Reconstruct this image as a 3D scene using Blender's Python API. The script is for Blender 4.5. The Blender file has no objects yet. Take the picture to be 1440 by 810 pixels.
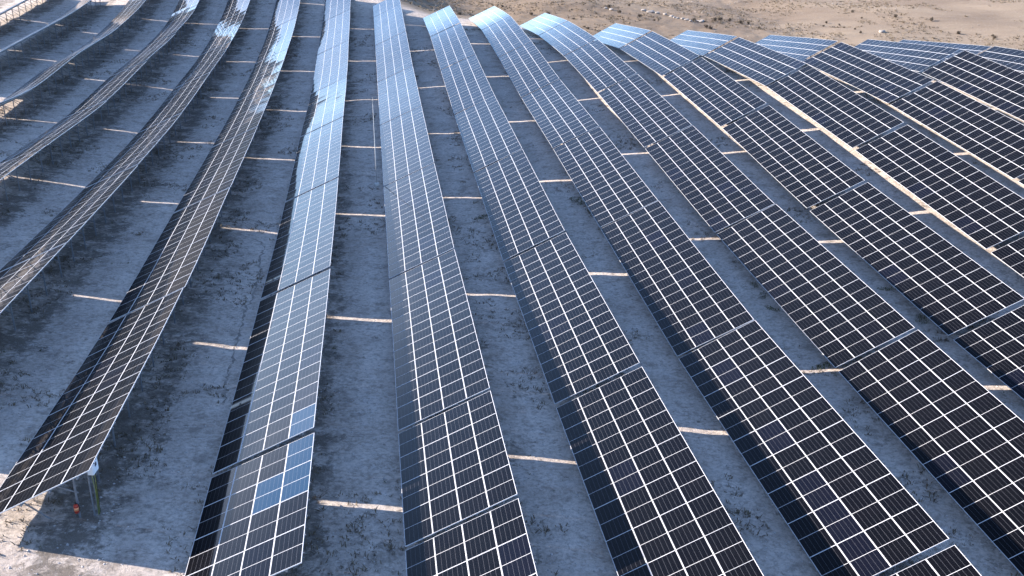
import bpy, bmesh, math, random
import numpy as np
from mathutils import Matrix, Vector

random.seed(7)
rs = np.random.RandomState(11)
C = bpy.context.scene.collection

# ------------------------------------------------------------------ survey of the rows
# one entry per row: x of the low (sunny) edge, then the table joints (y, z of the low edge, tilt)
ROWS = [
    (-53.242, [(123.96, 1.25, 0.427), (144.94, 1.58, 0.426), (165.92, 1.92, 0.422), (186.9, 2.06, 0.425)]),
    (-45.599, [(118.72, 1.31, 0.425), (139.7, 1.09, 0.422), (160.68, 0.88, 0.419), (181.66, 1.35, 0.424)]),
    (-37.956, [(88.14, 2.54, 0.42), (109.02, 0.47, 0.417), (130.0, 0.41, 0.412), (150.97, -0.07, 0.421), (171.93, 0.78, 0.428), (192.77, 3.23, 0.429)]),
    (-30.314, [(44.3, 3.25, 0.37), (65.25, 2.2, 0.37), (86.2, 1.08, 0.356), (107.15, -0.08, 0.359), (128.14, -0.26, 0.381), (149.11, -0.61, 0.41), (170.08, 0.07, 0.427), (190.8, 3.4, 0.429), (211.51, 6.74, 0.429)]),
    (-22.671, [(40.64, 2.92, 0.392), (61.57, 1.45, 0.383), (82.49, 0.16, 0.39), (103.45, -0.82, 0.403), (124.43, -1.1, 0.405), (145.41, -1.2, 0.404), (166.36, -0.2, 0.411), (187.19, 2.38, 0.417), (208.01, 4.96, 0.42)]),
    (-15.028, [(34.0, 2.31, 0.431), (55.18, 0.76, 0.415), (76.2, -0.06, 0.399), (97.22, -0.84, 0.404), (118.25, -1.33, 0.412), (139.28, -1.31, 0.411), (160.31, -0.53, 0.403), (181.18, 1.57, 0.413), (202.06, 3.67, 0.416)]),
    (-7.385, [(28.97, 1.61, 0.38), (38.36, 1.09, 0.403), (59.52, -0.16, 0.414), (80.61, -0.96, 0.422), (101.68, -1.28, 0.422), (122.68, -1.76, 0.42), (143.68, -1.17, 0.417), (164.65, -0.16, 0.411), (185.56, 1.56, 0.415)]),
    (0.257, [(11.86, 1.68, 0.421), (32.83, 0.91, 0.418), (42.23, 0.32, 0.413), (63.29, -0.76, 0.42), (84.26, -1.14, 0.424), (105.25, -1.27, 0.422), (126.24, -1.36, 0.419), (147.22, -0.73, 0.429), (168.19, -0.11, 0.423), (177.51, 0.29, 0.42)]),
    (7.9, [(23.95, 0.57, 0.434), (44.91, -0.33, 0.435), (66.0, -1.0, 0.441), (86.99, -1.04, 0.442), (108.02, -1.08, 0.422), (129.02, -0.63, 0.404), (150.0, -0.16, 0.416), (170.97, -0.77, 0.416)]),
    (15.543, [(8.42, 0.17, 0.456), (29.4, -0.18, 0.461), (50.39, -0.89, 0.455), (71.1, -0.77, 0.427), (92.14, -0.59, 0.419), (113.23, -0.67, 0.429), (134.31, -0.26, 0.434), (155.32, -0.26, 0.429), (176.17, -1.75, 0.411)]),
    (23.185, [(26.27, -0.43, 0.493), (47.25, -0.53, 0.485), (68.21, -0.48, 0.451), (89.04, 0.02, 0.432), (109.72, 0.41, 0.426), (130.4, 0.45, 0.443), (151.05, -0.49, 0.437), (171.73, -2.4, 0.437)]),
    (30.828, [(28.83, -0.36, 0.456), (49.81, -0.35, 0.462), (70.58, 0.16, 0.448), (91.42, 1.03, 0.452), (112.34, 1.4, 0.465), (133.35, 0.66, 0.471), (154.31, -1.65, 0.482)]),
    (38.471, [(38.71, -0.32, 0.45), (59.66, 0.7, 0.454), (80.53, 1.71, 0.456), (101.5, 2.43, 0.467), (122.61, 1.54, 0.473), (143.62, -1.1, 0.492)]),
    (46.113, [(48.9, 1.25, 0.47), (69.78, 2.05, 0.467), (90.63, 2.92, 0.463), (111.64, 2.76, 0.452), (132.81, -0.06, 0.489)]),
    (53.756, [(79.03, 3.2, 0.475), (100.0, 3.75, 0.471), (121.04, 1.2, 0.481)]),
    (61.399, [(86.44, 4.62, 0.436), (107.34, 2.79, 0.44), (127.57, 0.11, 0.399)]),
]

CAM_Z = 25.0
CLEAR = 0.80            # low edge above the ground
MW, ML, PITCH_U = 1.139, 2.283, 1.1505
WID = 3 * PITCH_U + MW
ROW_GAP = [.3] * 6 + [.24] * 2 + [.45, .34, .45, .6, .6, .6, .6, .6]
SHEEN_BANK = 3.4  # strength of the added bright sky band that the panels mirror
SUN = Vector((1.0, -0.37, -0.455)).normalized()      # direction the light travels


# ------------------------------------------------------------------ small helpers
def obj(name, me, mat=None, parent=None, local=None):
    if isinstance(me, bmesh.types.BMesh):
        m = bpy.data.meshes.new(name); me.to_mesh(m); me.free(); me = m
    o = bpy.data.objects.new(name, me); C.objects.link(o)
    if mat is not None and not me.materials:
        for q in (mat if isinstance(mat, (list, tuple)) else [mat]):
            me.materials.append(q)
    if parent is not None: o.parent = parent
    if local is not None: o.matrix_basis = local
    return o


def empty(name, mat):
    o = bpy.data.objects.new(name, None); C.objects.link(o)
    o.empty_display_size = .3; o.matrix_world = mat
    return o


def tag(o, label=None, cat=None, group=None, kind=None):
    if label: o['label'] = label
    if cat: o['category'] = cat
    if group: o['group'] = group
    if kind: o['kind'] = kind
    return o


def box(bm, x0, x1, y0, y1, z0, z1, mi=0):
    v = [bm.verts.new(p) for p in ((x0,y0,z0),(x1,y0,z0),(x1,y1,z0),(x0,y1,z0),(x0,y0,z1),(x1,y0,z1),(x1,y1,z1),(x0,y1,z1))]
    for f in ((3,2,1,0),(4,5,6,7),(0,1,5,4),(1,2,6,5),(2,3,7,6),(3,0,4,7)):
        bm.faces.new([v[i] for i in f]).material_index = mi


def bar(bm, a, b, w, h=None, mi=0):
    a, b = Vector(a), Vector(b); h = h or w
    d = (b - a).normalized(); up = Vector((0, 0, 1)) if abs(d.z) < .9 else Vector((0, 1, 0))
    s = d.cross(up).normalized(); u = s.cross(d)
    v = []
    for p in (a, b):
        for i, j in ((-1,-1),(1,-1),(1,1),(-1,1)):
            v.append(bm.verts.new(p + s * (i * w / 2) + u * (j * h / 2)))
    for f in ((3,2,1,0),(4,5,6,7),(0,1,5,4),(1,2,6,5),(2,3,7,6),(3,0,4,7)):
        bm.faces.new([v[i] for i in f]).material_index = mi


def lathe(bm, prof, n=16, mi=0, off=(0, 0, 0)):
    rings = []
    for r, z in prof:
        rings.append([bm.verts.new((off[0] + r * math.cos(2*math.pi*i/n), off[1] + r * math.sin(2*math.pi*i/n), off[2] + z)) for i in range(n)])
    for a, b in zip(rings, rings[1:]):
        for i in range(n):
            f = bm.faces.new((a[i], a[(i+1) % n], b[(i+1) % n], b[i])); f.material_index = mi; f.smooth = True
    bm.faces.new(list(reversed(rings[0]))).material_index = mi
    bm.faces.new(rings[-1]).material_index = mi


# ------------------------------------------------------------------ materials
class NT:
    def __init__(self, name):
        self.m = bpy.data.materials.new(name); self.m.use_nodes = True
        self.t = self.m.node_tree; self.p = self.t.nodes['Principled BSDF']
    def n(self, typ, **kw):
        q = self.t.nodes.new(typ)
        for k, v in kw.items(): setattr(q, k, v)
        return q
    def link(self, a, b): self.t.links.new(a, b)
    def put(self, sock, v):
        if isinstance(v, bpy.types.NodeSocket): self.link(v, sock)
        elif isinstance(v, (tuple, list)) and len(v) == 3 and sock.type == 'RGBA': sock.default_value = (*v, 1)
        else: sock.default_value = v
    def math(self, op, a, b=0.0, c=None, clamp=False):
        q = self.n('ShaderNodeMath', operation=op, use_clamp=clamp)
        self.put(q.inputs[0], a); self.put(q.inputs[1], b)
        if c is not None: self.put(q.inputs[2], c)
        return q.outputs[0]
    def mix(self, f, a, b):
        q = self.n('ShaderNodeMix', data_type='RGBA'); self.put(q.inputs[0], f); self.put(q.inputs[6], a); self.put(q.inputs[7], b)
        return q.outputs[2]
    def noise(self, scale, detail=3, rough=.55, vec=None, dist=0.0):
        q = self.n('ShaderNodeTexNoise'); q.inputs['Scale'].default_value = scale; q.inputs['Detail'].default_value = detail
        q.inputs['Roughness'].default_value = rough; q.inputs['Distortion'].default_value = dist
        if vec is not None: self.link(vec, q.inputs['Vector'])
        return q.outputs['Fac']
    def smooth(self, v, a, b, lo=0.0, hi=1.0):
        q = self.n('ShaderNodeMapRange', interpolation_type='SMOOTHSTEP'); self.put(q.inputs[0], v)
        for i, k in enumerate((a, b, lo, hi)): q.inputs[i+1].default_value = k
        return q.outputs[0]
    def obj(self): return self.n('ShaderNodeTexCoord').outputs['Object']
    def bump(self, h, strength=.5, dist=.05):
        q = self.n('ShaderNodeBump'); q.inputs['Strength'].default_value = strength; q.inputs['Distance'].default_value = dist
        self.link(h, q.inputs['Height']); self.link(q.outputs[0], self.p.inputs['Normal'])
    def set(self, **kw):
        for k, v in kw.items(): self.put(self.p.inputs[k.replace('_', ' ')], v)
        return self.m


def plain(name, col, rough=.6, metal=0.0, var=.12, scale=6.0):
    t = NT(name); f = t.noise(scale, 4, .6, t.obj())
    t.set(Base_Color=t.mix(t.smooth(f, .3, .7), tuple(c * (1 - var) for c in col), tuple(min(1, c * (1 + var)) for c in col)), Roughness=rough, Metallic=metal)
    return t.m


def panel_material(name, cell, cell2):
    t = NT(name); co = t.obj()
    sx = t.n('ShaderNodeSeparateXYZ'); t.link(co, sx.inputs[0])
    ax = t.math('ABSOLUTE', sx.outputs[0]); ay = t.math('ABSOLUTE', sx.outputs[1])
    # outer white margin and the white strip across the middle of a half-cut module
    marg = t.math('MAXIMUM', t.math('GREATER_THAN', ax, .5525), t.math('GREATER_THAN', ay, 1.1255))
    mid = t.math('LESS_THAN', ay, .0105)
    white = t.math('MAXIMUM', marg, mid)
    # six columns of cells
    fx = t.math('ABSOLUTE', t.math('SUBTRACT', t.math('FRACT', t.math('DIVIDE', t.math('ADD', sx.outputs[0], .5466), .1822)), .5))
    col = t.math('GREATER_THAN', fx, .5 - .0036 / .1822)
    fy = t.math('ABSOLUTE', t.math('SUBTRACT', t.math('FRACT', t.math('DIVIDE', t.math('SUBTRACT', ay, .011), .0923)), .5))
    row = t.math('GREATER_THAN', fy, .5 - .0014 / .0923)
    grid = t.math('MAXIMUM', col, t.math('MULTIPLY', row, .2))
    # bus bars, thin silver lines along the module
    fb = t.math('ABSOLUTE', t.math('SUBTRACT', t.math('FRACT', t.math('DIVIDE', t.math('ADD', sx.outputs[0], .5466), .01822)), .5))
    bus = t.math('MULTIPLY', t.math('GREATER_THAN', fb, .46), .022)
    oi = t.n('ShaderNodeObjectInfo')
    rnd = oi.outputs['Random']
    base = t.mix(t.smooth(rnd, .90, 1.0), cell, cell2)
    base = t.mix(bus, base, (.30, .31, .34))
    base = t.mix(t.math('MULTIPLY', grid, .22), base, (.36, .37, .42))
    base = t.mix(white, base, (.54, .54, .55))
    # dust: thin film, more of it towards the lower frame edge and in streaks
    d1 = t.noise(1.1, 5, .6, co); d2 = t.noise(14, 3, .6, co)
    dust = t.math('MULTIPLY', t.math('ADD', t.smooth(d1, .35, .75, .0004, .0032), t.math('MULTIPLY', d2, .001)), t.math('ADD', t.math('MULTIPLY', rnd, .6), .7))
    base = t.mix(dust, base, (.42, .37, .31))
    return t.set(Base_Color=base, Roughness=.40, IOR=1.30, Specular_IOR_Level=.04, Coat_Weight=1.0, Coat_Roughness=.035, Coat_IOR=1.122)


M = {}
M['cell'] = panel_material('solar_glass', (.0011, .0012, .0024), (.0018, .0025, .0075))
M['cell_blue'] = panel_material('solar_glass_blue', (.008, .030, .066), (.009, .033, .072))
M['frame'] = plain('aluminium_frame', (.60, .60, .61), .42, .0, .04)
M['back'] = plain('module_back', (.10, .10, .11), .6)
M['steel'] = plain('galvanised_steel', (.21, .22, .24), .5, .3, .18, 9)
M['box'] = plain('pale_enamel', (.72, .75, .78), .4, 0, .04)
M['dark_plastic'] = plain('dark_plastic', (.03, .035, .06), .4)
M['red'] = plain('red_enamel', (.52, .045, .02), .35, 0, .08)
M['orange_label'] = plain('orange_label', (.75, .30, .14), .5)
M['black'] = plain('black_rubber', (.015, .015, .015), .5)
M['cable'] = plain('green_yellow_cable', (.22, .24, .03), .5)
M['concrete'] = plain('pale_concrete', (.62, .60, .56), .9, 0, .1, 20)
M['mast'] = plain('pale_mast_paint', (.55, .54, .50), .5, 0, .06)


def leaf_mat(name, a, b):
    t = NT(name); oi = t.n('ShaderNodeObjectInfo'); f = t.noise(7, 3, .6, t.obj())
    t.set(Base_Color=t.mix(t.smooth(f, .32, .68), a, b), Roughness=.8)
    return t.m


M['weed'] = leaf_mat('green_weed', (.06, .068, .024), (.13, .135, .055))
M['dry'] = leaf_mat('dry_weed', (.11, .085, .055), (.25, .195, .125))
M['scrub'] = leaf_mat('dark_scrub', (.05, .038, .026), (.105, .08, .055))
M['rock'] = plain('field_stone', (.30, .27, .24), .9, 0, .3, 3)


def ground_material():
    t = NT('gravel_ground'); co = t.n('ShaderNodeNewGeometry').outputs['Position']
    big = t.noise(.045, 4, .6, co, .4); mid = t.noise(.33, 5, .62, co, .5); fine = t.noise(5.0, 4, .7, co); grain = t.noise(23, 3, .75, co)
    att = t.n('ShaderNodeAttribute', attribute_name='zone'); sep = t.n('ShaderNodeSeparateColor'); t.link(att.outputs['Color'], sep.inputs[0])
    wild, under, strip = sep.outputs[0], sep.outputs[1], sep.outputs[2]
    site = t.mix(t.smooth(mid, .34, .66), (.56, .472, .40), (.69, .60, .52))
    site = t.mix(t.smooth(big, .42, .66, 0, .40), site, (.44, .385, .34))
    # dark damp soil and dead weeds, above all in the drip zone under the tables
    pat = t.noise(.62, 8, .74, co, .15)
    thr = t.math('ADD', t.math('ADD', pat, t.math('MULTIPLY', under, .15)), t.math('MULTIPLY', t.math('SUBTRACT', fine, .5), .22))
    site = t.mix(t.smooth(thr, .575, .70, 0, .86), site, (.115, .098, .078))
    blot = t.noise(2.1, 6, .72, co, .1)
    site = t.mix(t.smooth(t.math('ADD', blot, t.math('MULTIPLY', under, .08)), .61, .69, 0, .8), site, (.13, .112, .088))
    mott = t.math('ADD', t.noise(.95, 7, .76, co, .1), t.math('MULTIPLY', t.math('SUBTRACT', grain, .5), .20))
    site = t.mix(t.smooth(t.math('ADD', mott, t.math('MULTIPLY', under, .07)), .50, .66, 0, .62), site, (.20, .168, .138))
    site = t.mix(t.smooth(mott, .47, .33, 0, .5), site, (.66, .61, .57))
    # the open hillside: tan soil, thin dead grass, stones
    hill = t.mix(t.smooth(t.noise(.02, 5, .6, co, .6), .38, .62), (.20, .143, .092), (.31, .236, .158))
    hill = t.mix(t.smooth(t.noise(.16, 5, .68, co, .5), .45, .72, 0, .6), hill, (.225, .165, .112))
    hill = t.mix(t.smooth(t.noise(1.1, 4, .7, co), .62, .74, 0, .8), hill, (.17, .135, .10))
    hill = t.mix(t.smooth(t.noise(.75, 3, .7, co), .66, .74, 0, .8), hill, (.40, .345, .285))
    hill = t.mix(strip, hill, (.160, .112, .068))
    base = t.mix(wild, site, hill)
    clod = t.noise(2.6, 5, .75, co)
    base = t.mix(t.smooth(clod, .52, .66, 0, .45), base, (.20, .165, .135))
    base = t.mix(t.smooth(clod, .46, .34, 0, .25), base, (.66, .60, .55))
    base = t.mix(t.smooth(fine, .36, .68, 0, .45), base, (.17, .145, .125))
    base = t.mix(t.smooth(grain, .56, .72, 0, .40), base, (.62, .57, .53))
    base = t.mix(t.smooth(grain, .44, .28, 0, .45), base, (.09, .078, .068))
    h = t.math('ADD', t.math('MULTIPLY', fine, .6), t.math('MULTIPLY', grain, .5))
    t.bump(h, .95, .09)
    return t.set(Base_Color=base, Roughness=.95, Specular_IOR_Level=.15)


M['pebble'] = plain('pale_gravel', (.47, .44, .42), .9, 0, .35, 2)
M['damp'] = plain('damp_soil', (.24, .205, .175), .9, 0, .3, 3)
M['ground'] = ground_material()

# ------------------------------------------------------------------ terrain
GX = np.arange(-130, 171, 1.0); GY = np.arange(-70, 281, 1.0)


def sstep(v, a, b):
    t = np.clip((v - a) / (b - a), 0, 1); return t * t * (3 - 2 * t)


def row_profile(nodes):
    y = np.array([n[0] for n in nodes]); z = np.array([n[1] for n in nodes]) - CLEAR
    g = np.interp(GY, y, z)
    s0 = np.clip((z[1] - z[0]) / (y[1] - y[0]), -.03, .03); s1 = np.clip((z[-1] - z[-2]) / (y[-1] - y[-2]), -.14, .06)
    g = np.where(GY < y[0], z[0] - s0 * 30 * (1 - np.exp(-(y[0] - GY) / 30)), g)
    g = np.where(GY > y[-1], z[-1] + s1 * 55 * (1 - np.exp(-np.maximum(GY - y[-1], 0) / 55)), g)
    k = np.exp(-.5 * (np.arange(-9, 10) / 2.6) ** 2); k /= k.sum()
    return np.convolve(np.pad(g, 9, mode='edge'), k, 'valid'), y[0], y[-1]


_pr = [row_profile(n) for x, n in ROWS]
RC = np.array([x + 2.1 for x, n in ROWS]); RZ = np.stack([p[0] for p in _pr]); RY0 = np.array([p[1] for p in _pr]); RY1 = np.array([p[2] for p in _pr])
BASE = np.stack([np.interp(GX, RC, RZ[:, j]) for j in range(len(GY))], 1)          # [x, y]
slope_r = (RZ[-1] - RZ[-3]) / (RC[-1] - RC[-3])
for i, gx in enumerate(GX):
    if gx > RC[-1]: BASE[i] = RZ[-1] + np.clip(slope_r, -.1, .12) * 40 * (1 - math.exp(-(gx - RC[-1]) / 40))
_k = np.exp(-.5 * (np.arange(-5, 6) / 1.3) ** 2); _k /= _k.sum()
BASE = np.apply_along_axis(lambda c: np.convolve(np.pad(c, 5, mode='edge'), _k, 'valid'), 0, BASE)


def vnoise(x, y, s, seed):
    """smooth value noise, -1..1"""
    r = np.random.RandomState(seed).uniform(-1, 1, (256, 256))
    u = np.asarray(x) / s + 1000.3; v = np.asarray(y) / s + 1000.7
    i = np.floor(u).astype(int); j = np.floor(v).astype(int); a = u - i; b = v - j
    a = a * a * (3 - 2 * a); b = b * b * (3 - 2 * b); i %= 256; j %= 256; i1 = (i + 1) % 256; j1 = (j + 1) % 256
    return (r[i, j] * (1-a) + r[i1, j] * a) * (1-b) + (r[i, j1] * (1-a) + r[i1, j1] * a) * b


def ground_z(x, y, relief=True):
    x = np.asarray(x, float); y = np.asarray(y, float)
    u = np.clip(x - GX[0], 0, len(GX) - 1.001); v = np.clip(y - GY[0], 0, len(GY) - 1.001)
    i = u.astype(int); j = v.astype(int); a = u - i; b = v - j
    z = (BASE[i, j] * (1-a) + BASE[i+1, j] * a) * (1-b) + (BASE[i, j+1] * (1-a) + BASE[i+1, j+1] * a) * b
    # beyond the array: the crest falls to a shallow valley on the right, then a long rising hillside
    yend = np.interp(x, RC, RY1)
    far = sstep(y, yend + 6, yend + 75)
    drop = sstep(x, -14, 26) * -13.5 + sstep(x, 40, 95) * -2
    zb = 1.2 + drop + np.maximum(y - 235, 0) * -.020 + 2.0 * vnoise(x, y, 60, 3) + .7 * vnoise(x, y, 17, 4)
    # unseen ridge beyond the frame, shaped to darken reflections in the left rows
    rd = x * -.62 + y * .78
    zb = zb + 94 * sstep(rd, 420, 900) * sstep(-x / np.maximum(y, 50), .12, .27) * (1 + .18 * vnoise(x, y, 170, 9))
    z = z * (1 - far) + zb * far
    if relief:
        amp = 1 + far * 2.2
        z = z + amp * (.050 * vnoise(x, y, 3.1, 5) + .030 * vnoise(x, y, 1.2, 6) + .018 * vnoise(x, y, .55, 8))
    return z


def axis(segs):
    out = []
    for a, b, s in segs: out += list(np.arange(a, b, s))
    return np.array(out)


def grow(a, sgn, lim):
    out = []; s = 1.5; p = a
    while abs(p) < lim: p += sgn * s; s *= 1.22; out.append(p)
    return out


xs = np.array(sorted(grow(-70, -1, 1500)) + list(np.arange(-70, -30, .5)) + list(np.arange(-30, 36, .33)) + list(np.arange(36, 100, .6)) + grow(100, 1, 1700))
ys = np.array(sorted(grow(14, -1, 400)) + list(np.arange(14, 70, .30)) + list(np.arange(70, 130, .45)) + list(np.arange(130, 300, .75)) + grow(300, 1, 2300))
XX, YY = np.meshgrid(xs, ys, indexing='ij')
ZZ = ground_z(XX, YY)
nx, ny = XX.shape
me = bpy.data.meshes.new('ground')
me.vertices.add(nx * ny); me.vertices.foreach_set('co', np.stack([XX, YY, ZZ], -1).reshape(-1).astype(np.float32))
ii, jj = np.meshgrid(np.arange(nx - 1), np.arange(ny - 1), indexing='ij')
q = np.stack([ii * ny + jj, (ii + 1) * ny + jj, (ii + 1) * ny + jj + 1, ii * ny + jj + 1], -1).reshape(-1, 4)
me.loops.add(q.size); me.loops.foreach_set('vertex_index', q.reshape(-1).astype(np.int32))
me.polygons.add(len(q)); me.polygons.foreach_set('loop_start', np.arange(0, q.size, 4, dtype=np.int32))
me.polygons.foreach_set('use_smooth', np.ones(len(q), bool))
me.update(calc_edges=True)
# where the site gravel gives way to open land, and where weeds grow under the tables (what the soil is, not how it is lit)
yend = np.interp(XX, RC, RY1)
wob = 3 * vnoise(XX, YY, 9, 21)
wild = np.maximum(sstep(YY + wob, yend + 3, yend + 14), sstep(-YY + wob, 60, 90))
wild = np.maximum(wild, np.maximum(sstep(XX, 78, 92), sstep(-XX, 64, 78)))
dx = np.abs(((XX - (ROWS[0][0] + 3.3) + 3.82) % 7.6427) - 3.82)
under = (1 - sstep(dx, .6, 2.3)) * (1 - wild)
strip = sstep(YY + wob, yend + 8, yend + 20) * (1 - sstep(XX + 14 * vnoise(XX, YY, 25, 41), 35, 95)) * .78 * sstep(XX, -30, 0)
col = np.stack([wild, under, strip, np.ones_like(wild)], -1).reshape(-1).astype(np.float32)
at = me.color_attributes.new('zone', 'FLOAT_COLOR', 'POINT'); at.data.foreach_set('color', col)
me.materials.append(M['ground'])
g = bpy.data.objects.new('ground', me); C.objects.link(g); tag(g, kind='structure')

# ------------------------------------------------------------------ camera
YAW, PIT, ROLL, F = 0.12794, 0.39755, 0.00044, 1502.36
fwd = Vector((math.sin(YAW) * math.cos(PIT), math.cos(YAW) * math.cos(PIT), -math.sin(PIT)))
right = Vector((math.cos(YAW), -math.sin(YAW), 0)); up = right.cross(fwd)
right, up = right * math.cos(ROLL) + up * math.sin(ROLL), up * math.cos(ROLL) - right * math.sin(ROLL)
cd = bpy.data.cameras.new('camera'); cam = bpy.data.objects.new('camera', cd); C.objects.link(cam)
cd.sensor_width = 36; cd.lens = F / 1440 * 36; cd.clip_end = 5000; cd.clip_start = .5
cam.matrix_world = Matrix(((right.x, up.x, -fwd.x, 0), (right.y, up.y, -fwd.y, 0), (right.z, up.z, -fwd.z, CAM_Z), (0, 0, 0, 1)))
bpy.context.scene.camera = cam


def to_px(p):
    d = Vector(p) - Vector((0, 0, CAM_Z)); w = d.dot(fwd)
    return (720 + F * d.dot(right) / w, 405 - F * d.dot(up) / w) if w > 1 else (1e6, 1e6)


# ------------------------------------------------------------------ solar tables
def panel_mesh(glass):
    bm = bmesh.new(); w, l, t, fw, dz = MW / 2, ML / 2, .035, .0135, .004
    def ring(x, y, z): return [bm.verts.new(p) for p in ((-x,-y,z),(x,-y,z),(x,y,z),(-x,y,z))]
    a = ring(w, l, -t); b = ring(w, l, 0); c = ring(w - fw, l - fw, 0); d = ring(w - fw, l - fw, -dz)
    bm.faces.new(list(reversed(a))).material_index = 2
    for p, q in ((a, b), (b, c), (c, d)):
        for i in range(4): bm.faces.new((p[i], p[(i+1) % 4], q[(i+1) % 4], q[i])).material_index = 1
    bm.faces.new(d).material_index = 0
    m = bpy.data.meshes.new('solar_panel'); bm.to_mesh(m); bm.free()
    for k in (glass, M['frame'], M['back']): m.materials.append(k)
    return m


PANEL = panel_mesh(M['cell']); PANEL_BLUE = panel_mesh(M['cell_blue'])
TH_ = .43


def frame_mesh(n, pitch):
    """purlins, cross rails whose tips show past both long edges, rafters and short front legs"""
    bm = bmesh.new(); L = n * pitch
    for i in range(n):
        y = -L/2 + i * pitch
        for u in (.62, 1.75, 2.9, 4.0): box(bm, u - .03, u + .03, y + (.06 if i == 0 else 0), y + pitch - (.06 if i == n - 1 else 0), -.155, -.075)
        for s in (-.54, .54):
            y = -L/2 + (i + .5) * pitch + s
            box(bm, -.045, WID + .045, y - .022, y + .022, -.074, -.036)
    for y in post_spots(n, pitch):
        box(bm, .25, WID - .25, y - .03, y + .03, -.235, -.156)
        bar(bm, (.95, y, -.2), (.95 + math.sin(TH_) * 1.75, y, -.2 - math.cos(TH_) * 1.75), .05, .04)
        bar(bm, (2.2, y + .045, -.2), (3.33 - .30, y + .045, -1.15), .04, .05)
    m = bpy.data.meshes.new('mounting_frame'); bm.to_mesh(m); bm.free(); m.materials.append(M['steel'])
    return m


def post_spots(n, pitch):
    L = n * pitch; k = max(2, round(L / 2.96)); return [-L/2 + (i + .5) * L / k for i in range(k)]


def post_mesh():
    bm = bmesh.new()                                     # a C-section pile, one metre high, scaled to length
    box(bm, -.036, .036, -.030, -.022, 0, 1); box(bm, -.036, -.028, -.022, .030, 0, 1); box(bm, .028, .036, -.022, .030, 0, 1)
    m = bpy.data.meshes.new('post'); bm.to_mesh(m); bm.free(); m.materials.append(M['steel'])
    return m


POST = post_mesh(); FRAMES = {}
ORD = ['first', 'second', 'third', 'fourth', 'fifth', 'sixth', 'seventh', 'eighth', 'ninth', 'tenth', 'eleventh', 'twelfth', 'thirteenth', 'fourteenth', 'fifteenth', 'sixteenth']
TABLES = {}


def make_table(ri, x, a, b, gap, n, m0=0.0, m1=0.0):
    """one rigid table between two joints of a row"""
    y0, z0, t0 = a; y1, z1, t1 = b
    d = Vector((0, y1 - y0, z1 - z0)); L = d.length; d.normalize()
    th = (t0 + t1) / 2
    e2 = Vector((math.cos(th), -d.z * math.sin(th), d.y * math.sin(th))).normalized(); nrm = e2.cross(d)
    mid = Vector((x, (y0 + y1) / 2, (z0 + z1) / 2))
    pitch = min((L - gap) / n, 2.30)
    gz = float(ground_z(mid.x + 2.1, mid.y))
    base = Vector((mid.x + 2.1, mid.y, gz))
    mw = Matrix(((e2.x, d.x, nrm.x, base.x), (e2.y, d.y, nrm.y, base.y), (e2.z, d.z, nrm.z, base.z), (0, 0, 0, 1)))
    root = empty('solar_table', mw); inv = mw.inverted()
    org = inv @ mid                                     # low edge, middle of the table, in the table's own frame
    T0 = Matrix.Translation(org)
    bent = abs(m0) + abs(m1) > 1e-4

    def flex(y):
        # the purlins of a table give a little and follow the ground: height and slope at y
        t = min(1, max(0, y / L + .5))
        return L * (m0 * (t**3 - 2*t*t + t) + m1 * (t**3 - t*t)), m0 * (3*t*t - 4*t + 1) + m1 * (3*t*t - 2*t)
    for i in range(n):
        for j in range(4):
            jit = Matrix.Rotation(rs.normal(0, .0016), 4, 'X') @ Matrix.Rotation(rs.normal(0, .0016), 4, 'Y')
            y = -n * pitch / 2 + (i + .5) * pitch; h, s_ = flex(y)
            loc = T0 @ Matrix.Translation((MW/2 + j * PITCH_U, y, h + rs.normal(0, .002))) @ Matrix.Rotation(math.atan(s_), 4, 'X') @ jit
            p = obj('solar_panel', PANEL, None, root, loc)
            if (ri, i, j) in BLUE.get(id_of(a), ()): p.data = PANEL_BLUE; p['label'] = 'blue solar panel among the darker ones'
    key = (n, round(pitch, 2))
    if key not in FRAMES: FRAMES[key] = frame_mesh(n, round(pitch, 2))
    fm = FRAMES[key]
    if bent:
        fm = fm.copy()
        for v in fm.vertices: v.co.z += flex(v.co.y)[0]
    obj('mounting_frame', fm, None, root, T0)
    for y in post_spots(n, pitch):
        top = mid + e2 * 3.33 + d * y - nrm * (.2 - flex(y)[0])
        g0 = float(ground_z(top.x, top.y)) - .12
        w = Matrix.Translation((top.x, top.y, g0)) @ Matrix.Diagonal((1, 1, top.z - g0, 1))
        obj('post', POST, None, root, inv @ w)
    cs = [mid + e2 * (WID * s) + d * (n * pitch / 2 * q) for s in (0, .33, .66, 1) for q in (-1, -.6, -.2, .2, .6, 1)]
    px = [to_px(c) for c in cs]
    seen = sum(1 for u, v in px if 0 < u < 1440 and 0 < v < 810) > 0
    return root, seen, mid


def id_of(a): return (round(a[0], 1), round(a[1], 1))


BLUE = {}
def mark_blue(ri, seg, cells):
    BLUE.setdefault(id_of(ROWS[ri][1][seg]), set()).update((ri, i, j) for i, j in cells)


# blue modules of the seventh row, near end: module index runs away from the camera, column index up the slope
mark_blue(6, 0, [(3, 3), (2, 3), (2, 2)])
mark_blue(6, 1, [(0, 3)])

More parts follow.
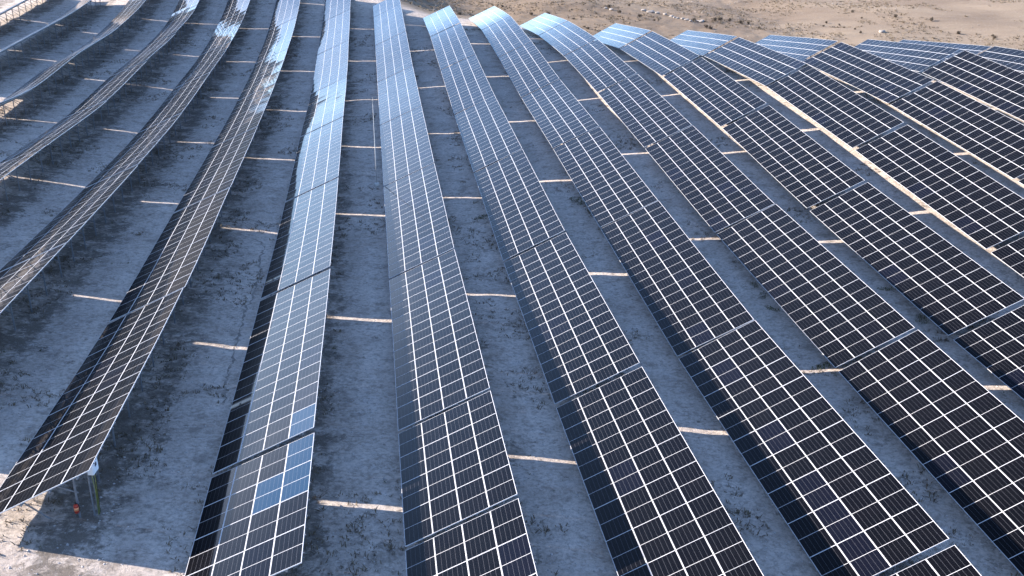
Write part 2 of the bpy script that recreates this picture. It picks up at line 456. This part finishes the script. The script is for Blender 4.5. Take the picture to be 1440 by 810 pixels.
LOOK = {0: 'edge-on', 1: 'edge-on', 2: 'nearly edge-on', 3: 'dark', 4: 'dark', 5: 'black', 6: 'pale grey', 7: 'greyish', 8: 'dark grey'}
for ri, (x, nodes) in enumerate(ROWS):
    made = []
    SL = [(b[1] - a[1]) / (b[0] - a[0]) for a, b in zip(nodes, nodes[1:])]
    for ti, (a, b) in enumerate(zip(nodes, nodes[1:])):
        L = math.hypot(b[0] - a[0], b[1] - a[1]); n = 4 if L < 12 else 9
        gap = ROW_GAP[ri] if n == 9 else .15
        k_ = .42 if ri <= 10 else .12
        m0 = (SL[ti-1] - SL[ti]) * k_ if ti else 0.0
        m1 = (SL[ti+1] - SL[ti]) * k_ if ti < len(SL) - 1 else 0.0
        made.append((*make_table(ri, x, a, b, gap, n, m0, m1), n))
    k = 0
    for root, seen, mid, n in made:
        rowname = '%s row from the left' % ORD[ri] if ri < 15 else 'rightmost row'
        look = LOOK.get(ri, 'black')
        if seen:
            if k == 0: pos = 'nearest the camera'
            else: pos = '%s from the camera' % ORD[k]
            if root.matrix_world.col[1].z < -.07 and ri > 7: look = 'sky-blue'
            k += 1
        else:
            pos = 'outside the picture'
            pos += ' at the near end' if mid.y < 90 else ' at the far end'
        tag(root, '%s%s solar table in %s, %s' % ('short ' if n == 4 else '', look, rowname, pos), 'solar table', 'solar tables standing in long rows')
        TABLES[(ri, round(mid.y))] = root

# ------------------------------------------------------------------ things on the near end of the sixth... fifth row
def at(x, y, dz=0.0): return Vector((x, y, float(ground_z(x, y)) + dz))


# inverter box behind the near end of the fifth row
bx, by = -11.25, 36.15
gb = at(bx, by)
inv_root = empty('inverter', Matrix.Translation(gb) @ Matrix.Rotation(math.radians(-8), 4, 'Z'))
tag(inv_root, 'white electrical box with a dark badge under the raised corner of the lower left table', 'electrical box')
bz = 3.02 - gb.z
bm = bmesh.new(); box(bm, -.12, .12, -.24, .24, bz, bz + .62); bmesh.ops.bevel(bm, geom=bm.edges[:], offset=.018, segments=2, affect='EDGES')
obj('body', bm, M['box'], inv_root)
bm = bmesh.new(); box(bm, .121, .137, -.205, .205, bz + .05, bz + .57); box(bm, -.09, .09, -.252, -.241, bz + .06, bz + .55)
obj('cover', bm, M['box'], inv_root)
bm = bmesh.new(); box(bm, .138, .142, -.07, .07, bz + .28, bz + .43); box(bm, -.04, .04, -.257, -.2525, bz + .28, bz + .42)
obj('badge', bm, M['dark_plastic'], inv_root)
for s in (-1, 1):
    bm = bmesh.new(); bar(bm, (-.15, s * .17, -.12), (-.15, s * .17, bz + .6), .05, .04); obj('leg', bm, M['steel'], inv_root)
for k in range(4):
    bm = bmesh.new(); y = -.16 + k * .1
    pts = [(0, y, bz), (.01, y + .01, bz - .3), (.03 - .02 * k, y + .02, bz - .75), (-.03, y * .6, .02)]
    for p, q_ in zip(pts, pts[1:]): bar(bm, p, q_, .016)
    obj('cable', bm, M['cable' if k % 2 == 0 else 'black'], inv_root)

# fire extinguisher strapped to the first pile of the same table
px_, py_ = -11.95, 35.72
pz = float(ground_z(px_, py_))
fe = empty('fire_extinguisher', Matrix.Translation((px_ + .03, py_ - .10, pz)))
tag(fe, 'small red cylinder with an orange band strapped low on the nearest steel pile', 'fire extinguisher')
bm = bmesh.new(); lathe(bm, [(.075, .34), (.09, .36), (.09, .64), (.075, .69), (.03, .72)], 20); obj('cylinder', bm, M['red'], fe)
bm = bmesh.new(); lathe(bm, [(.028, .719), (.03, .76), (.018, .80)], 12); bar(bm, (0, 0, .79), (.03, -.11, .82), .022); bar(bm, (0, 0, .765), (.03, -.10, .765), .018); obj('valve', bm, M['black'], fe)
bm = bmesh.new(); lathe(bm, [(.0915, .45), (.0915, .58)], 20); obj('band', bm, M['orange_label'], fe)
bm = bmesh.new()
pts = [(.02, -.03, .775), (.11, -.04, .72), (.125, -.02, .56), (.11, 0, .40)]
for p, q_ in zip(pts, pts[1:]): bar(bm, p, q_, .022)
obj('hose', bm, M['black'], fe)
bm = bmesh.new(); lathe(bm, [(.094, .385), (.094, .405)], 20); lathe(bm, [(.094, .62), (.094, .64)], 20); bar(bm, (0, .085, .395), (-.03, .13, .395), .02); bar(bm, (0, .085, .63), (-.03, .13, .63), .02); obj('strap', bm, M['black'], fe)

# lightning mast between the sixth and seventh row
mb = at(-.28, 87.1)
ms = empty('lightning_mast', Matrix.Translation(mb)); tag(ms, 'thin pale pole on a white footing in the shaded aisle between two panel rows', 'mast')
bm = bmesh.new(); lathe(bm, [(.034, .2), (.03, 3.6), (.022, 3.62), (.018, 7.0), (.008, 7.02), (.006, 7.6)], 10); obj('pole', bm, M['mast'], ms)
bm = bmesh.new(); lathe(bm, [(.24, -.15), (.24, .20), (.20, .26), (.07, .27)], 16); obj('footing', bm, M['concrete'], ms)


# ------------------------------------------------------------------ plants and stones
def blade_clump(n, r, h, seed, spread=.8, wide=.03):
    q = np.random.RandomState(seed); V = []; Fc = []
    for i in range(n):
        a = q.uniform(0, 6.283); rr = r * math.sqrt(q.uniform(0, 1)) * .7; b0 = np.array([math.cos(a) * rr, math.sin(a) * rr, -.03])
        d = q.uniform(0, 6.283); ln = h * q.uniform(.4, 1.0) * (1 - .5 * rr / r); lean = q.uniform(.1, spread)
        tip = b0 + np.array([math.cos(d) * ln * lean, math.sin(d) * ln * lean, ln])
        midp = (b0 + tip) / 2 + np.array([0, 0, ln * .12]); s = np.array([-math.sin(d), math.cos(d), 0]) * wide * q.uniform(.5, 1.3)
        k = len(V); V += [b0 - s * .5, b0 + s * .5, midp + s, midp - s, tip]; Fc += [(k, k+1, k+2, k+3), (k+3, k+2, k+4)]
    m = bpy.data.meshes.new('plant'); m.from_pydata([tuple(v) for v in V], [], Fc); return m


def leaf_clump(n, r, h, seed, size):
    """a low bush: many leaf-sized faces on and inside a lumpy dome, a few bare stems"""
    q = np.random.RandomState(seed); V = []; Fc = []
    lobes = [(q.uniform(-.5, .5) * r, q.uniform(-.5, .5) * r, q.uniform(.35, .75) * h, q.uniform(.35, .6)) for _ in range(6)]
    for i in range(n):
        L = lobes[q.randint(6)]; d = q.normal(size=3); d /= np.linalg.norm(d); rad = q.uniform(.55, 1.05)
        c = np.array([L[0] + d[0] * L[3] * r * rad, L[1] + d[1] * L[3] * r * rad, max(.02, L[2] + d[2] * L[3] * h * rad)])
        a = q.normal(size=3); a /= np.linalg.norm(a); b = np.cross(a, q.normal(size=3)); b /= np.linalg.norm(b)
        s = size * q.uniform(.5, 1.4); k = len(V)
        V += [c - a * s, c + b * s * .5, c + a * s, c - b * s * .5]; Fc.append((k, k+1, k+2, k+3))
    for L in lobes:
        k = len(V); V += [np.array([-.02, 0, -.1]), np.array([.02, 0, -.1]), np.array([L[0], L[1], L[2]])]; Fc.append((k, k+1, k+2))
    m = bpy.data.meshes.new('bush'); m.from_pydata([tuple(v) for v in V], [], Fc); return m


GREEN = [(16.51, 78.99), (16.41, 76.82), (16.53, 80.89), (23.55, 60.82), (23.5, 59.09), (23.4, 57.06), (23.5, 49.24), (31.3, 58.22), (31.4, 53.89), (7.66, 77.47), (15.6, 79.81)]
gm = [blade_clump(130, .85, .20, 30 + k, 1.5, .022) for k in range(3)]
for m in gm: m.materials.append(M['weed'])
first = None
for k, (x, y) in enumerate(GREEN):
    o = obj('green_weed', gm[k % 3]) if first is None else first.copy()
    if first is None: first = o
    else: C.objects.link(o); o.data = gm[k % 3]
    s = random.uniform(.7, 1.3); o.location = at(x, y); o.scale = (s * .7, s * 1.5, s); o.rotation_euler.z = random.uniform(0, 6)
    tag(o, 'low green weed growing along the lower edge of a panel row', 'weed', 'green weeds at the foot of the panel rows')
DARKW = [(-1.61, 35.27), (-18.5, 49.97), (5.4, 77.8), (7.0, 86.93), (14.41, 36.08), (-3.7, 81.86), (-1.2, 37.4), (-10.2, 41.5), (-2.9, 56.0), (-2.9, 66.0), (-2.9, 74.0), (5.1, 58.5), (13.2, 49.5)]
dm = [blade_clump(46, .50, .24, 50 + k, 1.3, .022) for k in range(3)]
for m in dm: m.materials.append(M['dry'])
first = None
for k, (x, y) in enumerate(DARKW):
    o = obj('dry_weed', dm[k % 3]) if first is None else first.copy()
    if first is None: first = o
    else: C.objects.link(o); o.data = dm[k % 3]
    s = random.uniform(.7, 1.25); o.location = at(x, y); o.scale = (s, s, s); o.rotation_euler.z = random.uniform(0, 6)
    tag(o, 'dead brown weed standing on the shaded gravel between panel rows', 'weed', 'dead weeds in the aisles')

SHRUBS = [(56.89, 247.69), (56.01, 254.61), (61.94, 259.33), (62.48, 237.02), (63.68, 237.87), (72.0, 238.75), (77.34, 240.11), (79.33, 241.95), (81.76, 242.62), (83.32, 239.09), (84.91, 238.76), (85.88, 234.24), (73.34, 230.01), (72.72, 231.15), (105.52, 243.45), (102.73, 238.25), (106.83, 238.89), (106.12, 234.66), (107.64, 232.31), (106.72, 227.31), (116.13, 247.73), (117.92, 256.91), (128.69, 225.33), (134.55, 221.52), (133.39, 218.7), (19.48, 242.12), (21.45, 239.49), (44.78, 223.39), (35.9, 245.13), (44.01, 236.59), (30.91, 259.08), (39.24, 242.53), (27.72, 254.87), (60.34, 241.68), (124.25, 246.89), (129.47, 239.48)]
sm = [leaf_clump(420, .62, .75, 70 + k, .085) for k in range(4)]
for m in sm: m.materials.append(M['scrub'])
first = None
for k, (x, y) in enumerate(SHRUBS):
    o = obj('shrub', sm[k % 4]) if first is None else first.copy()
    if first is None: first = o
    else: C.objects.link(o); o.data = sm[k % 4]
    s = random.uniform(.45, 1.05); o.location = at(x, y); o.scale = (s * 1.2, s, s); o.rotation_euler.z = random.uniform(0, 6)
    tag(o, 'small dark shrub on the tan hillside beyond the panel rows', 'shrub', 'scattered shrubs on the hillside')

ROCKS = [(68.76, 245.75), (69.0, 243.57), (69.36, 242.39), (70.2, 241.22), (70.86, 240.01), (71.08, 237.88), (72.61, 239.66), (73.56, 239.48), (74.2, 239.39), (67.85, 248.1), (66.49, 249.5), (65.12, 250.84), (63.99, 253.26), (54.72, 252.57), (55.81, 251.26), (111.85, 227.68)]


def stone_mesh(seed):
    bm = bmesh.new(); bmesh.ops.create_icosphere(bm, subdivisions=3, radius=.5); q = np.random.RandomState(seed)
    ax = [Vector(q.normal(size=3)).normalized() for _ in range(9)]
    for v in bm.verts:
        for a in ax:
            d = v.co.dot(a) - .36
            if d > 0: v.co -= a * d * .85
        v.co.z *= .7
    m = bpy.data.meshes.new('boulder'); bm.to_mesh(m); bm.free(); m.materials.append(M['rock']); return m


bm_ = [stone_mesh(k) for k in range(3)]; first = None
for k, (x, y) in enumerate(ROCKS):
    o = obj('boulder', bm_[k % 3]) if first is None else first.copy()
    if first is None: first = o
    else: C.objects.link(o); o.data = bm_[k % 3]
    s = random.uniform(.7, 1.7); o.location = at(x, y, .12); o.scale = (s * 1.3, s, s * .9); o.rotation_euler.z = random.uniform(0, 6)
    tag(o, 'pale boulder on the hillside above the panel rows', 'boulder', 'pale boulders strewn along the hillside')


def scatter(name, pts, size, blades, wide, mat, lean, seed, flat=.9):
    """grass tufts nobody could count: one mesh of many short blades"""
    q = np.random.RandomState(seed); n = len(pts); x = np.repeat(pts[:, 0], blades); y = np.repeat(pts[:, 1], blades); s = np.repeat(size, blades); N = n * blades
    x = x + q.normal(0, .35, N) * s; y = y + q.normal(0, .35, N) * s; z = ground_z(x, y) - .02
    a = q.uniform(0, 6.283, N); l = s * q.uniform(.4, 1.0, N); k = q.uniform(.2, lean, N); w_ = wide * s
    b = np.stack([x, y, z], 1); sd = np.stack([-np.sin(a) * w_, np.cos(a) * w_, 0 * a], 1)
    tip = b + np.stack([np.cos(a) * l * k, np.sin(a) * l * k, l * flat], 1); mid = (b + tip) / 2 + np.stack([0 * a, 0 * a, l * .15], 1)
    V = np.stack([b - sd, b + sd, mid + sd * .8, tip, mid - sd * .8], 1).reshape(-1, 3)
    m = bpy.data.meshes.new(name); m.vertices.add(len(V)); m.vertices.foreach_set('co', V.reshape(-1).astype(np.float32))
    m.loops.add(N * 5); m.loops.foreach_set('vertex_index', np.arange(N * 5, dtype=np.int32))
    m.polygons.add(N); m.polygons.foreach_set('loop_start', np.arange(0, N * 5, 5, dtype=np.int32)); m.update(calc_edges=True)
    o = obj(name, m, mat); tag(o, kind='stuff'); return o


def patchy(n, x0, x1, y0, y1, scale, thr, seed, under_bias=0.0):
    q = np.random.RandomState(seed); P = np.stack([q.uniform(x0, x1, n), q.uniform(y0, y1, n)], 1)
    f = vnoise(P[:, 0], P[:, 1], scale, seed + 1) * .6 + vnoise(P[:, 0], P[:, 1], scale * .33, seed + 2) * .5
    d = np.abs(((P[:, 0] - (ROWS[0][0] + 3.3) + 3.82) % 7.6427) - 3.82)
    f = f + under_bias * (1 - np.clip(d / 2.2, 0, 1))
    return P[f > thr]


p = patchy(110000, -60, 60, 27, 165, 5.0, .36, 90, .42); p = p[p[:, 1] < np.interp(p[:, 0], RC, RY1)]
scatter('dry_grass', p, rs.uniform(.07, .24, len(p)), 5, .10, M['dry'], 1.5, 91)
p = patchy(16000, -50, 50, 27, 110, 3.0, .62, 95, .34)
scatter('green_ground_cover', p, rs.uniform(.05, .14, len(p)), 5, .16, M['weed'], 1.6, 96)
p = patchy(30000, -75, 175, 150, 300, 14.0, .05, 98)
p = p[p[:, 1] > np.interp(p[:, 0], RC, RY1) + 7]
scatter('hillside_grass', p, rs.uniform(.15, .50, len(p)), 6, .16, M['dry'], 1.2, 99, .75)


def pebbles(name, P, S, mat, seed):
    q = np.random.RandomState(seed); n = len(P)
    oct_ = np.array([(1,0,0),(0,1,0),(-1,0,0),(0,-1,0),(0,0,1),(0,0,-.4)], float); fc = np.array([(0,1,4),(1,2,4),(2,3,4),(3,0,4),(1,0,5),(2,1,5),(3,2,5),(0,3,5)])
    a = q.uniform(0, 6.283, n); ca, sa = np.cos(a), np.sin(a); st = q.uniform(.6, 1.4, (n, 3)) * S[:, None]
    loc = oct_[None] * st[:, None] * np.array([1, 1, .65]) + q.normal(0, .12, (n, 6, 3)) * S[:, None, None]
    V = np.stack([loc[..., 0] * ca[:, None] - loc[..., 1] * sa[:, None] + P[:, :1], loc[..., 0] * sa[:, None] + loc[..., 1] * ca[:, None] + P[:, 1:2], loc[..., 2] + ground_z(P[:, 0], P[:, 1])[:, None]], -1).reshape(-1, 3)
    F_ = (fc[None] + np.arange(n)[:, None, None] * 6).reshape(-1)
    m = bpy.data.meshes.new(name); m.vertices.add(len(V)); m.vertices.foreach_set('co', V.reshape(-1).astype(np.float32))
    m.loops.add(len(F_)); m.loops.foreach_set('vertex_index', F_.astype(np.int32)); m.polygons.add(len(F_) // 3); m.polygons.foreach_set('loop_start', np.arange(0, len(F_), 3, dtype=np.int32)); m.update(calc_edges=True)
    o = obj(name, m, mat); tag(o, kind='stuff')


n = 26000; P = np.stack([rs.uniform(-28, 34, n), 27 + 75 * rs.uniform(0, 1, n) ** 1.6], 1)
pebbles('gravel_stones', P, .016 + .05 * rs.uniform(0, 1, n) ** 4, M['pebble'], 5)
p = patchy(12000, -75, 175, 160, 300, 22.0, .12, 120); p = p[p[:, 1] > np.interp(p[:, 0], RC, RY1) + 10]
pebbles('hillside_stones', p,   .05 + .22 * rs.uniform(0, 1, len(p)) ** 4, M['rock'], 6)

# a dried rill that water has cut along the aisle between the fifth and sixth row
RILL = [(-10.15, 73.87), (-9.33, 73.09), (-8.53, 72.32), (-8.2, 70.63), (-8.25, 68.11), (-8.1, 66.85), (-8.0, 63.6), (-8.1, 60.78), (-8.3, 58.92), (-8.2, 56.76), (-8.25, 54.74), (-8.2, 53.27), (-8.2, 51.81), (-8.15, 48.79), (-7.9, 46.25)]
V = []; Fc = []; q = np.random.RandomState(4); prev = None
for (x0, y0), (x1, y1) in zip(RILL, RILL[1:]):
    k = max(2, int(math.hypot(x1 - x0, y1 - y0) / .25))
    for i in range(k):
        t_ = i / k; x = x0 + (x1 - x0) * t_ + q.normal(0, .06); y = y0 + (y1 - y0) * t_; w_ = abs(q.normal(.04, .035)) + .012
        zz = [float(ground_z(x + s * w_, y)) + .012 for s in (-1, 1)]
        V += [(x - w_, y, zz[0]), (x + w_, y, zz[1])]
        if len(V) > 2: a_ = len(V); Fc.append((a_-4, a_-3, a_-1, a_-2))
m = bpy.data.meshes.new('rill'); m.from_pydata(V, [], Fc); o = obj('rill', m, M['damp']); tag(o, kind='structure')


# ------------------------------------------------------------------ light
sc = bpy.context.scene
w = bpy.data.worlds.new('World'); sc.world = w; w.use_nodes = True
bg = w.node_tree.nodes['Background']; sky = w.node_tree.nodes.new('ShaderNodeTexSky')
sky.sky_type = 'NISHITA'; sky.sun_disc = False
el = math.asin(-SUN.z); az = math.atan2(-SUN.x, -SUN.y)          # towards the sun
sky.sun_elevation = el; sky.sun_rotation = az
sky.altitude = 900; sky.air_density = .6; sky.dust_density = .3; sky.ozone_density = 1.9
# unseen bright cloud band, added low over the ridge for the panels' sheen
WT = w.node_tree


def wn(typ, a=(), op=None, **kw):
    q = WT.nodes.new(typ)
    if op: q.operation = op
    for k, v in kw.items(): setattr(q, k, v)
    for i, v in enumerate(a):
        if isinstance(v, bpy.types.NodeSocket): WT.links.new(v, q.inputs[i])
        elif v is not None: q.inputs[i].default_value = v
    return q


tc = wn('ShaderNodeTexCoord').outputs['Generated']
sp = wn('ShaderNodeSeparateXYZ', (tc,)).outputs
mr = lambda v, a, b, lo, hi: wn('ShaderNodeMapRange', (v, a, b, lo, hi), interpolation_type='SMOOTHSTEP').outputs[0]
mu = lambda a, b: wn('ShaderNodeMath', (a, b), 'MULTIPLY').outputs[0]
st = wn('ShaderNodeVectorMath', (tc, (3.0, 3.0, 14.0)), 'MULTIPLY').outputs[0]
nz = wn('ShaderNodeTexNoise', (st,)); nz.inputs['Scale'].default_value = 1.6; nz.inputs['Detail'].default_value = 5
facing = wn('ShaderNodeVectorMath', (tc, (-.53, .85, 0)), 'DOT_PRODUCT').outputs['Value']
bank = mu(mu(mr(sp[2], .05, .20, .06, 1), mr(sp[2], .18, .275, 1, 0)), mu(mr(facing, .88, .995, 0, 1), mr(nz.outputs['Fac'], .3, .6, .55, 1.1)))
cl = wn('ShaderNodeVectorMath', ((1.0, .965, .95), None), 'SCALE'); WT.links.new(mu(bank, SHEEN_BANK), cl.inputs['Scale'])
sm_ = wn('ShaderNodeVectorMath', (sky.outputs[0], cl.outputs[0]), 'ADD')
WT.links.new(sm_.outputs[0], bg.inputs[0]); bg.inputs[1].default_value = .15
sl = bpy.data.lights.new('sun', 'SUN'); sl.energy = 4.4; sl.angle = math.radians(.5); sl.color = (1.0, .89, .79)
so = bpy.data.objects.new('sun', sl); C.objects.link(so); so.rotation_euler = SUN.to_track_quat('-Z', 'Y').to_euler()
so.location = (-60, 60, 80)
sc.view_settings.view_transform = 'Standard'; sc.view_settings.look = 'None'; sc.view_settings.gamma = 1; sc.view_settings.exposure = 1.86
sc.view_settings.use_curve_mapping = False
sc.render.engine = 'CYCLES'
sc.cycles.max_bounces = 5; sc.cycles.glossy_bounces = 3; sc.cycles.diffuse_bounces = 3; sc.cycles.use_denoising = True
